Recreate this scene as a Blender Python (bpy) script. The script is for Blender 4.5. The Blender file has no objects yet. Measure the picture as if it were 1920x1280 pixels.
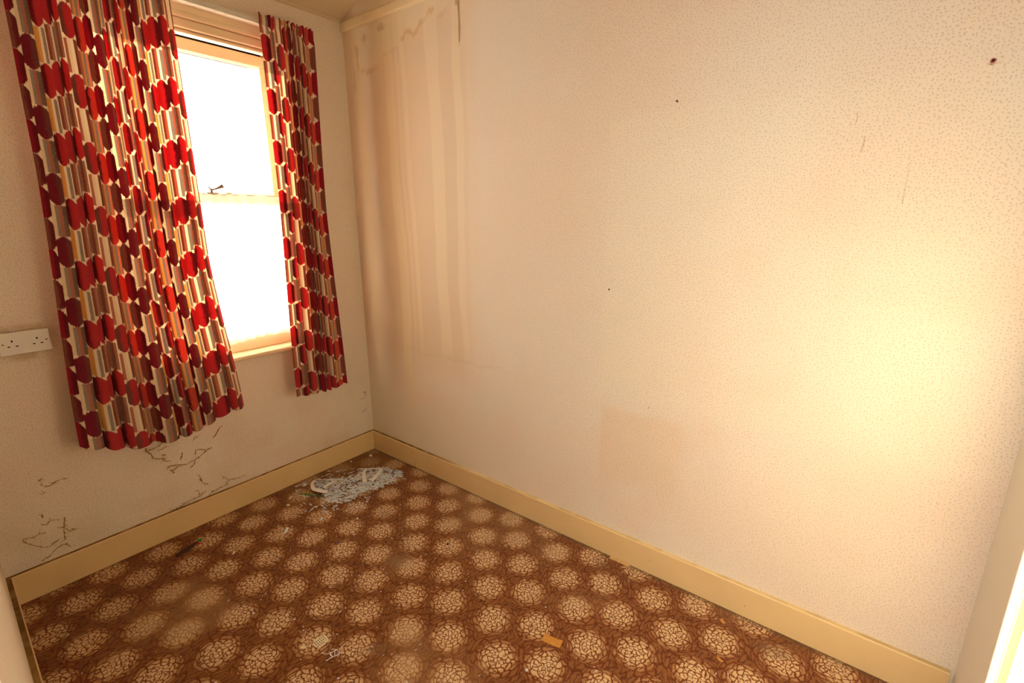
import bpy, bmesh, math, random
from mathutils import Vector, Matrix

random.seed(7)
S = bpy.context.scene
COL = S.collection

# ------------------------------------------------------------------ camera
cam_d = bpy.data.cameras.new('camera')
cam = bpy.data.objects.new('camera', cam_d)
COL.objects.link(cam)
cam_d.sensor_fit = 'HORIZONTAL'
cam_d.sensor_width = 36.0
cam_d.lens = 16.915
cam_d.clip_start = 0.01
R_ = Vector((0.61134613, -0.79136275, -0.00095567))
U_ = Vector((0.19780566, 0.15163996, 0.96844114))
F_ = Vector((0.76624333, 0.59224178, -0.24924053))
M = Matrix(((R_.x, U_.x, -F_.x, -1.79755), (R_.y, U_.y, -F_.y, -2.57024),
            (R_.z, U_.z, -F_.z, 1.50854), (0, 0, 0, 1)))
cam.matrix_world = M
S.camera = cam

# ------------------------------------------------------------------ light, exposure
W_ = bpy.data.worlds.new('world')
S.world = W_
W_.use_nodes = True
W_.node_tree.nodes['Background'].inputs[0].default_value = (1.0, 0.945, 0.87, 1)
W_.node_tree.nodes['Background'].inputs[1].default_value = 7.0
sun_d = bpy.data.lights.new('sun', 'SUN')
sun_d.energy = 22.5
sun_d.angle = 0.0093
sun_d.color = (1.0, 0.89, 0.70)
sun = bpy.data.objects.new('sun', sun_d)
COL.objects.link(sun)
SUN_DIR = Vector((0.0860, -1.0, -0.262)).normalized()
sun.rotation_euler = SUN_DIR.to_track_quat('-Z', 'Y').to_euler()
sun.location = (-1.0, 4.0, 3.5)
S.view_settings.view_transform = 'Standard'
S.view_settings.look = 'None'
S.view_settings.gamma = 1.0
S.view_settings.use_curve_mapping = False
S.view_settings.exposure = 0.96

# ------------------------------------------------------------------ node helper
class G:
    def __init__(s, name, rough=0.8, spec=0.3):
        s.mat = bpy.data.materials.new(name)
        s.mat.use_nodes = True
        s.nt = s.mat.node_tree
        s.bsdf = s.nt.nodes['Principled BSDF']
        s.out = s.nt.nodes['Material Output']
        s.bsdf.inputs['Roughness'].default_value = rough
        s.bsdf.inputs['Specular IOR Level'].default_value = spec
        s.nx = 0
    def n(s, t):
        k = s.nt.nodes.new(t)
        return k
    def put(s, sock, v):
        if isinstance(v, bpy.types.NodeSocket):
            s.nt.links.new(v, sock)
        else:
            if sock.type == 'RGBA' and len(v) == 3:
                v = (*v, 1)
            sock.default_value = v
    def m(s, op, *a, clamp=False):
        k = s.n('ShaderNodeMath'); k.operation = op; k.use_clamp = clamp
        for i, v in enumerate(a):
            s.put(k.inputs[i], v)
        return k.outputs[0]
    def add(s, a, b): return s.m('ADD', a, b)
    def sub(s, a, b): return s.m('SUBTRACT', a, b)
    def mul(s, a, b): return s.m('MULTIPLY', a, b)
    def step(s, x, lo, hi, a=0.0, b=1.0):
        k = s.n('ShaderNodeMapRange'); k.interpolation_type = 'SMOOTHSTEP'
        s.put(k.inputs[0], x); k.inputs[1].default_value = lo; k.inputs[2].default_value = hi
        k.inputs[3].default_value = a; k.inputs[4].default_value = b
        return k.outputs[0]
    def band(s, x, c, w, soft):           # 1 inside |x-c|<w, soft edge
        d = s.m('ABSOLUTE', s.sub(x, c))
        return s.step(d, w, w + soft, 1.0, 0.0)
    def mix(s, f, a, b, mode='MIX'):
        k = s.n('ShaderNodeMix'); k.data_type = 'RGBA'; k.blend_type = mode
        s.put(k.inputs[0], f); s.put(k.inputs[6], a); s.put(k.inputs[7], b)
        return k.outputs[2]
    def vec(s, x, y, z=0.0):
        k = s.n('ShaderNodeCombineXYZ')
        s.put(k.inputs[0], x); s.put(k.inputs[1], y); s.put(k.inputs[2], z)
        return k.outputs[0]
    def sep(s, v):
        k = s.n('ShaderNodeSeparateXYZ'); s.put(k.inputs[0], v)
        return k.outputs[0], k.outputs[1], k.outputs[2]
    def noise(s, v, scale, detail=2.0, rough=0.5, col=False):
        k = s.n('ShaderNodeTexNoise'); k.noise_dimensions = '3D'
        s.put(k.inputs['Vector'], v); k.inputs['Scale'].default_value = scale
        k.inputs['Detail'].default_value = detail; k.inputs['Roughness'].default_value = rough
        return k.outputs['Color'] if col else k.outputs['Fac']
    def voro(s, v, scale, feat='F1', rnd=1.0, dim='2D'):
        k = s.n('ShaderNodeTexVoronoi'); k.voronoi_dimensions = dim; k.feature = feat
        s.put(k.inputs['Vector'], v); k.inputs['Scale'].default_value = scale
        k.inputs['Randomness'].default_value = rnd
        return k
    def white(s, v, dim='3D'):
        k = s.n('ShaderNodeTexWhiteNoise'); k.noise_dimensions = dim
        s.put(k.inputs['Vector'], v)
        return k.outputs['Value'], k.outputs['Color']
    def obj(s):
        return s.n('ShaderNodeTexCoord').outputs['Object']
    def ramp(s, f, stops, const=False):
        k = s.n('ShaderNodeValToRGB'); s.put(k.inputs[0], f)
        cr = k.color_ramp
        cr.interpolation = 'CONSTANT' if const else 'LINEAR'
        while len(cr.elements) < len(stops): cr.elements.new(0.5)
        for e, (p, c) in zip(cr.elements, stops):
            e.position = p; e.color = (*c, 1)
        return k.outputs[0]
    def bump(s, h, strength, dist=0.002):
        k = s.n('ShaderNodeBump'); k.inputs['Strength'].default_value = strength
        k.inputs['Distance'].default_value = dist
        s.put(k.inputs['Height'], h)
        s.nt.links.new(k.outputs[0], s.bsdf.inputs['Normal'])
        return k.outputs[0]
    def color(s, c): s.put(s.bsdf.inputs['Base Color'], c)

def plain(name, c, rough=0.6, spec=0.3, grain=0.06, gs=40.0, metal=0.0):
    g = G(name, rough, spec)
    v = g.obj()
    f = g.noise(v, gs, 4.0)
    d = tuple(x * (1 - grain * 3) for x in c)
    g.color(g.mix(g.step(f, 0.3, 0.75), c, d))
    g.bsdf.inputs['Metallic'].default_value = metal
    return g.mat

# ---------------------------------------------------------- wallpaper
PAPER = (0.80, 0.705, 0.59)
def speckles(g, u, w):
    p = g.vec(u, w)
    wob = g.noise(p, 60.0, 1.0, col=True)
    k = g.n('ShaderNodeVectorMath'); k.operation = 'MULTIPLY_ADD'
    g.put(k.inputs[0], wob); k.inputs[1].default_value = (0.006, 0.006, 0); g.put(k.inputs[2], p)
    va = g.voro(k.outputs[0], 112.0, rnd=0.85)
    cs = g.sep(va.outputs['Color'])
    r = g.add(0.20, g.mul(cs[0], 0.07))
    dot = g.m('SUBTRACT', r, va.outputs['Distance'])
    return g.step(dot, -0.03, 0.10), cs[1]

def wallpaper(name, ax, right=False, strength=0.42):
    g = G(name, 0.75, 0.2)
    x, y, z = g.sep(g.obj())
    u = g.mul(y, -1.0) if ax == 'y' else x
    p = g.vec(u, z, 3.0)
    dots, dc = speckles(g, u, z)
    big = g.noise(p, 1.6, 3.0)
    mid = g.noise(p, 5.0, 4.0)
    base = g.mix(g.step(big, 0.35, 0.7), PAPER, (0.80, 0.665, 0.535))
    base = g.mix(g.mul(g.step(mid, 0.45, 0.8), 0.5), base, (0.79, 0.665, 0.515))
    if right:
        wob = g.mul(g.sub(g.noise(g.vec(g.mul(u, 2.0), g.mul(z, 1.0)), 1.3, 3.0), 0.5), 0.09)
        uu = g.add(u, wob)
        low = g.step(z, 0.62, 0.95)
        wet = g.mul(g.step(uu, 1.02, 0.80), g.step(z, 0.55, 0.80))
        # soaked, browner paper beside the corner
        base = g.mix(g.mul(wet, 0.65), base, (0.72, 0.53, 0.37))
        # pale run marks
        sl = g.add(uu, g.mul(g.sub(1.6, z), -0.02))
        pale = g.mul(g.band(sl, 0.385, 0.030, 0.012), g.step(z, 0.3, 0.6))
        for c, w, a in ((0.505, 0.012, 0.8), (0.715, 0.035, 0.9), (0.865, 0.018, 1.0), (0.935, 0.008, 0.5), (0.455, 0.006, .6)):
            pale = g.m('MAXIMUM', pale, g.mul(g.mul(g.band(sl, c, w, 0.012), a), low))
        base = g.mix(g.mul(pale, 0.75), base, (0.82, 0.68, 0.50))
        # light soaked area under the rail with a brown tide line
        edge = g.add(2.43, g.mul(g.sub(g.noise(g.vec(g.mul(u, 5.0), 0.3), 2.0, 4.0), 0.5), 0.20))
        edge = g.sub(edge, g.step(u, 0.75, 0.25, 0.0, 0.14))
        dz = g.sub(z, edge)
        near = g.mul(g.step(u, 0.86, 0.78), g.step(u, 0.05, 0.12))
        above = g.mul(g.step(dz, -0.005, 0.01), near)
        base = g.mix(g.mul(above, 0.6), base, (0.80, 0.68, 0.51))
        tide = g.mul(g.mul(g.band(dz, 0.0, 0.006, 0.016), near), g.step(g.noise(p, 14.0, 3.0), 0.42, 0.60))
        base = g.mix(g.mul(tide, 0.5), base, (0.60, 0.36, 0.13))
        # rusty blots high beside the corner
        for cu, cz, ru, rz in ((0.115, 2.385, 0.022, 0.040), (0.118, 2.30, 0.012, 0.060), (0.08, 2.22, 0.006, 0.09), (0.19, 2.43, 0.030, 0.030), (0.33, 2.455, 0.035, 0.02)):
            d = g.m('SQRT', g.add(g.m('POWER', g.m('DIVIDE', g.sub(u, cu), ru), 2.0), g.m('POWER', g.m('DIVIDE', g.sub(z, cz), rz), 2.0)))
            d = g.add(d, g.mul(g.sub(g.noise(p, 30.0, 3.0), 0.5), 2.4))
            base = g.mix(g.step(d, 1.2, 0.1, 0.0, 0.5), base, (0.46, 0.24, 0.08))
        # yellow tide line near z 0.75
        t2 = g.add(0.76, g.mul(g.sub(g.noise(g.vec(g.mul(u, 3.0), 5.0), 2.0, 4.0), 0.5), 0.16))
        td = g.mul(g.band(g.sub(z, t2), 0.0, 0.004, 0.012), g.mul(g.step(u, 0.3, 0.5), g.step(u, 1.3, 1.0)))
        base = g.mix(g.mul(td, 0.16), base, (0.62, 0.44, 0.22))
        # paler rectangle where something once stood, and a pinker one below it
        rect = g.mul(g.step(u, 1.645, 1.67), g.mul(g.step(z, 0.74, 0.80), g.step(z, 1.90, 1.86)))
        base = g.mix(g.mul(rect, 0.30), base, (0.84, 0.74, 0.58))
        pk = g.mul(g.mul(g.step(u, 1.665, 1.69), g.step(u, 2.08, 1.98)), g.mul(g.step(z, 0.74, 0.69), g.step(z, 0.30, 0.45)))
        base = g.mix(g.mul(pk, 0.45), base, (0.76, 0.56, 0.38))
        dots = g.mul(dots, g.step(uu, 0.85, 1.7, 0.30, 1.0))
        pinks = g.step(g.noise(g.vec(u, z, 9.0), 2.6, 2.0), 0.52, 0.7)
        base = g.mix(g.mul(pinks, 0.35), base, (0.82, 0.62, 0.47))
    else:
        # grime rising from the skirting and around the old socket
        gr = g.mul(g.step(z, 0.75, 0.12), g.step(g.noise(p, 4.0, 4.0), 0.40, 0.70))
        base = g.mix(g.mul(gr, 0.45), base, (0.60, 0.44, 0.27))
        if ax == 'x':
            ex = g.m('DIVIDE', g.m('ABSOLUTE', g.sub(u, -1.53)), 0.085)
            ez = g.m('DIVIDE', g.m('ABSOLUTE', g.sub(z, 1.047)), 0.060)
            d = g.m('MAXIMUM', ex, ez)
            ring = g.mul(g.step(d, 1.30, 0.95), g.step(g.noise(p, 12.0, 3.0), 0.35, 0.6))
            base = g.mix(g.mul(ring, 0.6), base, (0.56, 0.37, 0.17))
            cor = g.mul(g.step(u, -0.05, -0.02), 0.5)
            base = g.mix(cor, base, (0.80, 0.70, 0.54))
            sp = g.noise(g.vec(u, z, 7.0), 55.0, 2.0)
            base = g.mix(g.mul(g.step(sp, 0.72, 0.78), g.step(z, 0.6, 0.2)), base, (0.34, 0.22, 0.11))
    col = g.mix(g.mul(dots, strength), base, g.mix(g.step(dc, 0.70, 0.75), (0.40, 0.34, 0.26), (0.62, 0.48, 0.22)))
    g.color(col)
    fine = g.noise(p, 260.0, 2.0)
    g.bump(g.add(g.mul(dots, -0.5), g.mul(fine, 0.5)), 0.35, 0.0012)
    return g.mat

m_paper_x = wallpaper('wallpaper_speckled', 'x')
m_paper_r = wallpaper('wallpaper_water_stained', 'y', right=True)
m_paper_l = wallpaper('wallpaper_side', 'y', strength=0.25)

def plaster(name, c):
    g = G(name, 0.85, 0.15)
    v = g.obj()
    f = g.noise(v, 2.5, 4.0)
    g.color(g.mix(f, c, tuple(k * 0.88 for k in c)))
    g.bump(g.noise(v, 120.0, 3.0), 0.25, 0.002)
    return g.mat
m_front = plaster('painted_plaster', (0.82, 0.74, 0.61))
m_ceil = plaster('ceiling_paint', (0.72, 0.58, 0.38))

def gloss_paint(name, c, dirt=(0.30, 0.17, 0.06), scratch=0.0, rough=0.4):
    g = G(name, rough, 0.35)
    v = g.obj()
    f = g.noise(v, 3.0, 3.0)
    base = g.mix(g.step(f, 0.35, 0.7), c, tuple(k * 0.93 for k in c))
    sp = g.noise(v, 70.0, 2.0)
    base = g.mix(g.step(sp, 0.745, 0.79), base, dirt)
    if scratch:
        k = g.n('ShaderNodeMapping'); g.put(k.inputs[0], v); k.inputs[3].default_value = (3.0, 3.0, 160.0)
        sc = g.noise(k.outputs[0], 1.0, 3.0)
        base = g.mix(g.mul(g.step(sc, 0.66, 0.74), scratch), base, tuple(q * 0.70 for q in c))
    g.color(base)
    g.bump(g.noise(v, 35.0, 3.0), 0.06, 0.002)
    return g.mat
m_skirt = gloss_paint('cream_gloss_paint', (0.77, 0.55, 0.275), scratch=0.25)
m_frame = gloss_paint('cream_window_paint', (0.82, 0.66, 0.43), scratch=0.25, rough=0.62)
m_door = gloss_paint('door_paint', (0.84, 0.76, 0.62))

def dust_mat():
    g = G('dust_on_ledge', 0.95, 0.05)
    v = g.obj()
    x, y, z = g.sep(v)
    f = g.noise(v, 18.0, 4.0)
    dust = g.mix(g.step(f, 0.35, 0.65), (0.20, 0.105, 0.03), (0.36, 0.21, 0.08))
    clean = g.mix(g.step(g.noise(v, 9.0, 4.0), 0.4, 0.65), (0.76, 0.58, 0.30), (0.62, 0.44, 0.20))
    # the ledge of the wall opposite has been wiped further from the corner
    wiped = g.mul(g.step(x, -0.03, -0.021), g.step(y, -0.55, -0.9))
    g.color(g.mix(wiped, dust, clean))
    return g.mat
m_dust = dust_mat()

# ---------------------------------------------------------- carpet
def carpet_mat():
    g = G('patterned_carpet', 0.95, 0.05)
    v = g.obj()
    x0, y0, z0 = g.sep(v)
    wob = g.sep(g.noise(v, 28.0, 2.0, col=True))
    x = g.add(x0, g.mul(g.sub(wob[0], 0.5), 0.012))
    y = g.add(y0, g.mul(g.sub(wob[1], 0.5), 0.012))
    A = (-0.11945, 0.34799); B = (0.11922, 0.12056)
    det = A[0] * B[1] - A[1] * B[0]
    def lattice(ox, oy, sid):
        px = g.sub(x, ox); py = g.sub(y, oy)
        n1 = g.add(g.mul(px, B[1] / det), g.mul(py, -B[0] / det))
        n2 = g.add(g.mul(px, -A[1] / det), g.mul(py, A[0] / det))
        r1 = g.m('ROUND', n1); r2 = g.m('ROUND', n2)
        f1 = g.sub(n1, r1); f2 = g.sub(n2, r2)
        dx = g.add(g.mul(f1, A[0]), g.mul(f2, B[0]))
        dy = g.add(g.mul(f1, A[1]), g.mul(f2, B[1]))
        r = g.m('SQRT', g.add(g.mul(dx, dx), g.mul(dy, dy)))
        idn = g.add(g.add(g.mul(r1, 3.7), g.mul(r2, 7.3)), sid)
        return dx, dy, r, idn
    ox, oy = -0.1403, -1.0745
    L0 = lattice(ox - 0.008, oy - 0.011, 0.0)
    L1 = lattice(ox - 0.0597 + 0.010, oy + 0.1740 + 0.013, 2.1)
    pick = g.m('LESS_THAN', L1[2], L0[2])
    def sel(a, b):
        return g.add(g.mul(a, g.sub(1.0, pick)), g.mul(b, pick))
    dx, dy, r, idn = [sel(a, b) for a, b in zip(L0, L1)]
    th = g.m('ARCTAN2', dy, dx)
    cell = 0.0145
    wj = g.sep(g.noise(v, 95.0, 2.0, col=True))
    dx = g.add(dx, g.mul(g.sub(wj[0], 0.5), 0.013)); dy = g.add(dy, g.mul(g.sub(wj[1], 0.5), 0.013))
    rc = g.m('SQRT', g.add(g.mul(dx, dx), g.mul(dy, dy)))
    th = g.m('ARCTAN2', dy, dx)
    pu = g.add(g.m('DIVIDE', rc, cell), g.mul(idn, 11.0))
    pv = g.mul(th, 12.0 / (2 * math.pi))
    inner = g.m('LESS_THAN', rc, 0.024)
    cx = g.add(g.m('DIVIDE', dx, cell), g.mul(idn, 5.0)); cy = g.m('DIVIDE', dy, cell)
    a = g.add(g.mul(pu, g.sub(1.0, inner)), g.mul(cx, inner))
    b = g.add(g.mul(pv, g.sub(1.0, inner)), g.mul(cy, inner))
    ve = g.voro(g.vec(a, b), 1.0, 'DISTANCE_TO_EDGE', 0.95)
    line = g.step(ve.outputs['Distance'], 0.075, 0.17, 1.0, 0.0)
    fine = g.noise(v, 420.0, 2.0)
    soft = g.noise(v, 45.0, 2.0)
    rr = g.add(r, g.mul(g.sub(soft, 0.5), 0.028))
    tint = g.ramp(g.m('DIVIDE', rr, 0.11), [(0.0, (0.80, 0.58, 0.34)), (0.40, (0.76, 0.51, 0.27)), (0.56, (0.56, 0.30, 0.125)), (0.70, (0.32, 0.122, 0.036)), (1.0, (0.25, 0.088, 0.023))])
    lc = g.ramp(g.m('DIVIDE', rr, 0.11), [(0.0, (0.26, 0.066, 0.012)), (0.6, (0.17, 0.036, 0.006)), (1.0, (0.13, 0.028, 0.005))])
    ringl = g.m('MAXIMUM', g.mul(g.band(rr, 0.061, 0.0008, 0.003), 0.6), g.mul(g.band(rr, 0.078, 0.001, 0.004), 0.6))
    line = g.m('MAXIMUM', line, ringl)
    wear = g.step(g.noise(g.vec(x0, y0, 2.0), 2.2, 3.0), 0.50, 0.68)
    line = g.mul(line, g.sub(1.0, g.mul(wear, 0.35)))
    col = g.mix(line, tint, lc)
    col = g.mix(g.mul(wear, 0.30), col, (0.44, 0.28, 0.145))
    # grime in the corner; dark gap along the skirtings painted as a band
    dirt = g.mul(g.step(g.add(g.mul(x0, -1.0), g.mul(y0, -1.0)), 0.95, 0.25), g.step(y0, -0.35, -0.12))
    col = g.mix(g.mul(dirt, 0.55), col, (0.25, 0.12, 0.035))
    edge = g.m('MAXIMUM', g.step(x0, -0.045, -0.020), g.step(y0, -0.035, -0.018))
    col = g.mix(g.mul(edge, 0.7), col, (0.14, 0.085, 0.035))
    spots = g.noise(g.vec(x0, y0, 4.0), 5.5, 4.0)
    col = g.mix(g.mul(g.step(spots, 0.62, 0.75), 0.45), col, (0.24, 0.15, 0.085))
    col = g.mix(g.step(fine, 0.25, 0.75, 0.22, 0.0), col, (0.12, 0.05, 0.015))
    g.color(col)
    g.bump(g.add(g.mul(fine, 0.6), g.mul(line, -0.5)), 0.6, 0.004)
    g.bsdf.inputs['Sheen Weight'].default_value = 0.15
    return g.mat
m_carpet = carpet_mat()

# ---------------------------------------------------------- curtain print
def curtain_mat():
    g = G('printed_curtain_cotton', 0.9, 0.1)
    uvn = g.n('ShaderNodeUVMap'); uvn.uv_map = 'UVMap'
    u0, v0, _ = g.sep(uvn.outputs[0])
    weave = g.noise(g.vec(g.mul(u0, 60.0), g.mul(v0, 900.0)), 1.0, 2.0)      # short weft ticks
    weave2 = g.noise(g.vec(g.mul(u0, 700.0), g.mul(v0, 45.0)), 1.0, 2.0)     # drawn-out warp brush marks
    cw, ch = 0.041, 0.116
    u = g.add(g.add(u0, g.mul(g.m('SINE', g.mul(u0, 39.0)), 0.0035)), g.mul(g.sub(weave, 0.5), 0.007))
    ci = g.m('FLOOR', g.m('DIVIDE', u, cw))
    fx = g.sub(g.sub(g.m('DIVIDE', u, cw), ci), 0.5)
    cm = g.m('FLOORED_MODULO', ci, 7.0)
    shift, sc = g.white(g.vec(cm, 3.0, 1.0))
    vv = g.add(v0, g.mul(g.m('FLOORED_MODULO', ci, 2.0), ch * 0.5))
    vv = g.add(vv, g.mul(shift, 0.15))
    ri = g.m('FLOOR', g.m('DIVIDE', vv, ch))
    fy = g.sub(g.sub(g.m('DIVIDE', vv, ch), ri), 0.5)
    rm = g.m('FLOORED_MODULO', ri, 2.0)
    h1, hc = g.white(g.vec(cm, rm, 5.0))
    ha, hb, hcc = g.sep(hc)
    issolid0 = g.m('LESS_THAN', g.m('FLOORED_MODULO', g.add(cm, rm), 2.0), 0.5)
    issolid0 = g.m('MAXIMUM', issolid0, g.m('LESS_THAN', hb, 0.12))
    # shape of the patch: a lozenge with a jagged pointed top and foot
    ax_ = g.m('ABSOLUTE', fx)
    jag = g.mul(g.sub(g.noise(g.vec(g.mul(u0, 500.0), g.mul(v0, 8.0)), 1.0, 1.0), 0.5), 0.17)
    lim = g.sub(0.515, g.mul(g.m('MAXIMUM', g.sub(ax_, 0.10), 0.0), g.add(0.05, g.mul(issolid0, 0.33))))
    inside = g.step(g.sub(g.add(lim, jag), g.m('ABSOLUTE', fy)), -0.01, 0.02)
    side = g.step(ax_, 0.465, 0.49, 1.0, 0.0)
    cream = (0.80, 0.66, 0.47)
    # solid patches
    solid = g.ramp(h1, [(0.0, (0.47, 0.036, 0.042)), (0.22, (0.54, 0.066, 0.044)), (0.40, (0.31, 0.013, 0.030)), (0.54, (0.44, 0.030, 0.040)), (0.66, (0.19, 0.014, 0.027)), (0.84, (0.25, 0.080, 0.060))], const=True)
    dark = g.mix(g.step(hb, 0.45, 0.5), (0.15, 0.010, 0.018), (0.18, 0.055, 0.045))
    shade = g.add(g.mul(fx, g.m('SIGN', g.sub(ha, 0.5))), g.mul(g.sub(weave2, 0.5), 0.85))
    solid = g.mix(g.mul(g.step(shade, 0.06, 0.20), g.step(hcc, 0.05, 0.35)), solid, dark)
    solid = g.mix(g.step(g.add(weave, g.mul(weave2, 0.4)), 0.86, 0.98, 0.0, 0.35), solid, (0.72, 0.25, 0.20))
    # striped patches
    si = g.m('FLOOR', g.mul(g.add(fx, 0.5), 4.4))
    h2, _c = g.white(g.vec(g.add(cm, g.mul(si, 0.37)), rm, 9.0))
    stripe = g.ramp(h2, [(0.0, (0.74, 0.57, 0.38)), (0.12, (0.66, 0.36, 0.12)), (0.27, (0.27, 0.075, 0.045)), (0.46, (0.24, 0.17, 0.15)), (0.58, (0.78, 0.64, 0.47)), (0.65, (0.62, 0.16, 0.09)), (0.75, (0.085, 0.045, 0.045)), (0.86, (0.45, 0.16, 0.11))], const=True)
    pep = g.step(g.noise(g.vec(g.mul(u0, 450.0), g.mul(v0, 700.0)), 1.0, 1.0), 0.50, 0.56)
    stripe = g.mix(g.mul(g.mul(pep, g.band(h2, 0.66, 0.21, 0.01)), 0.40), stripe, cream)
    issolid = issolid0
    body = g.mix(issolid, stripe, solid)
    col = g.mix(inside, cream, body)
    g.color(col)
    g.bsdf.inputs['Sheen Weight'].default_value = 0.1
    k = g.n('ShaderNodeTexNoise'); k.inputs['Scale'].default_value = 600.0
    g.bump(g.add(weave, weave2), 0.15, 0.001)
    tr = g.n('ShaderNodeBsdfTranslucent'); g.put(tr.inputs[0], g.mix(1.0, col, col, 'MULTIPLY'))
    mx = g.n('ShaderNodeMixShader'); mx.inputs[0].default_value = 0.20
    g.nt.links.new(g.bsdf.outputs[0], mx.inputs[1]); g.nt.links.new(tr.outputs[0], mx.inputs[2])
    g.nt.links.new(mx.outputs[0], g.out.inputs[0])
    return g.mat
m_curtain = curtain_mat()

def net_mat():
    g = G('white_net', 0.9, 0.05)
    g.color((0.85, 0.80, 0.70))
    v = g.obj()
    x, y, z = g.sep(v)
    tr = g.n('ShaderNodeBsdfTranslucent'); tr.inputs[0].default_value = (0.85, 0.8, 0.7, 1)
    tp = g.n('ShaderNodeBsdfTransparent')
    mesh = g.m('MULTIPLY', g.m('SINE', g.mul(x, 2600.0)), g.m('SINE', g.mul(z, 2600.0)))
    hole = g.step(mesh, -0.2, 0.4, 0.36, 0.60)
    hem = g.step(z, 0.926, 0.922)
    hole = g.mul(hole, g.sub(1.0, g.mul(hem, 0.75)))
    a = g.n('ShaderNodeMixShader'); a.inputs[0].default_value = 0.5
    g.nt.links.new(g.bsdf.outputs[0], a.inputs[1]); g.nt.links.new(tr.outputs[0], a.inputs[2])
    b = g.n('ShaderNodeMixShader'); g.put(b.inputs[0], hole)
    g.nt.links.new(a.outputs[0], b.inputs[1]); g.nt.links.new(tp.outputs[0], b.inputs[2])
    g.nt.links.new(b.outputs[0], g.out.inputs[0])
    return g.mat
m_net = net_mat()

def glass_mat():
    g = G('window_glass', 0.02, 0.5)
    tp = g.n('ShaderNodeBsdfTransparent'); tp.inputs[0].default_value = (0.96, 0.97, 0.96, 1)
    gl = g.n('ShaderNodeBsdfGlossy'); gl.inputs['Roughness'].default_value = 0.02
    mx = g.n('ShaderNodeMixShader'); mx.inputs[0].default_value = 0.06
    g.nt.links.new(tp.outputs[0], mx.inputs[1]); g.nt.links.new(gl.outputs[0], mx.inputs[2])
    g.nt.links.new(mx.outputs[0], g.out.inputs[0])
    return g.mat
m_glass = glass_mat()

m_track = plain('white_plastic_track', (0.80, 0.75, 0.66), 0.4, 0.4, 0.02)
m_socket = plain('white_socket_plastic', (0.80, 0.75, 0.69), 0.35, 0.5, 0.02, 15)
m_pattress = plain('brown_pattress', (0.36, 0.22, 0.12), 0.6, 0.3)
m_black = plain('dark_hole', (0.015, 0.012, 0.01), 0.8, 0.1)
m_brass = plain('dull_brass_screw', (0.42, 0.34, 0.22), 0.4, 0.5, 0.1, 200, 0.6)
m_metal = plain('tarnished_metal', (0.20, 0.15, 0.10), 0.45, 0.5, 0.1, 120, 0.7)
m_web = plain('brown_cobweb', (0.46, 0.28, 0.12), 0.95, 0.05, 0.1, 80)
m_white = plain('white_paper', (0.92, 0.90, 0.89), 0.8, 0.15, 0.03)
m_blue = plain('pale_blue_paper', (0.76, 0.85, 0.94), 0.8, 0.15, 0.05)
m_cream = plain('cream_card', (0.82, 0.70, 0.46), 0.8, 0.15, 0.04)
m_green = plain('green_plastic', (0.06, 0.20, 0.04), 0.5, 0.3, 0.05)
m_bgreen = plain('bright_green_plastic', (0.03, 0.35, 0.07), 0.45, 0.4, 0.03)
m_red = plain('red_plastic', (0.60, 0.02, 0.015), 0.45, 0.4, 0.03)
m_dkbrown = plain('dark_brown_feather', (0.075, 0.035, 0.025), 0.7, 0.2, 0.1, 90)
m_navy = plain('dark_blue_plastic', (0.05, 0.06, 0.22), 0.5, 0.3, 0.05)
m_orange = plain('orange_foil', (0.66, 0.29, 0.045), 0.45, 0.4, 0.1, 160)
m_yellow = plain('yellow_plastic', (0.75, 0.45, 0.08), 0.5, 0.3, 0.05)
m_wood = plain('raw_wood', (0.72, 0.45, 0.18), 0.7, 0.2, 0.07, 60)
m_silver = plain('silver_foil', (0.75, 0.75, 0.78), 0.3, 0.5, 0.05, 200, 0.5)
m_redplug = plain('red_brown_wall_plug', (0.35, 0.06, 0.03), 0.5, 0.4, 0.05)

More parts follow.
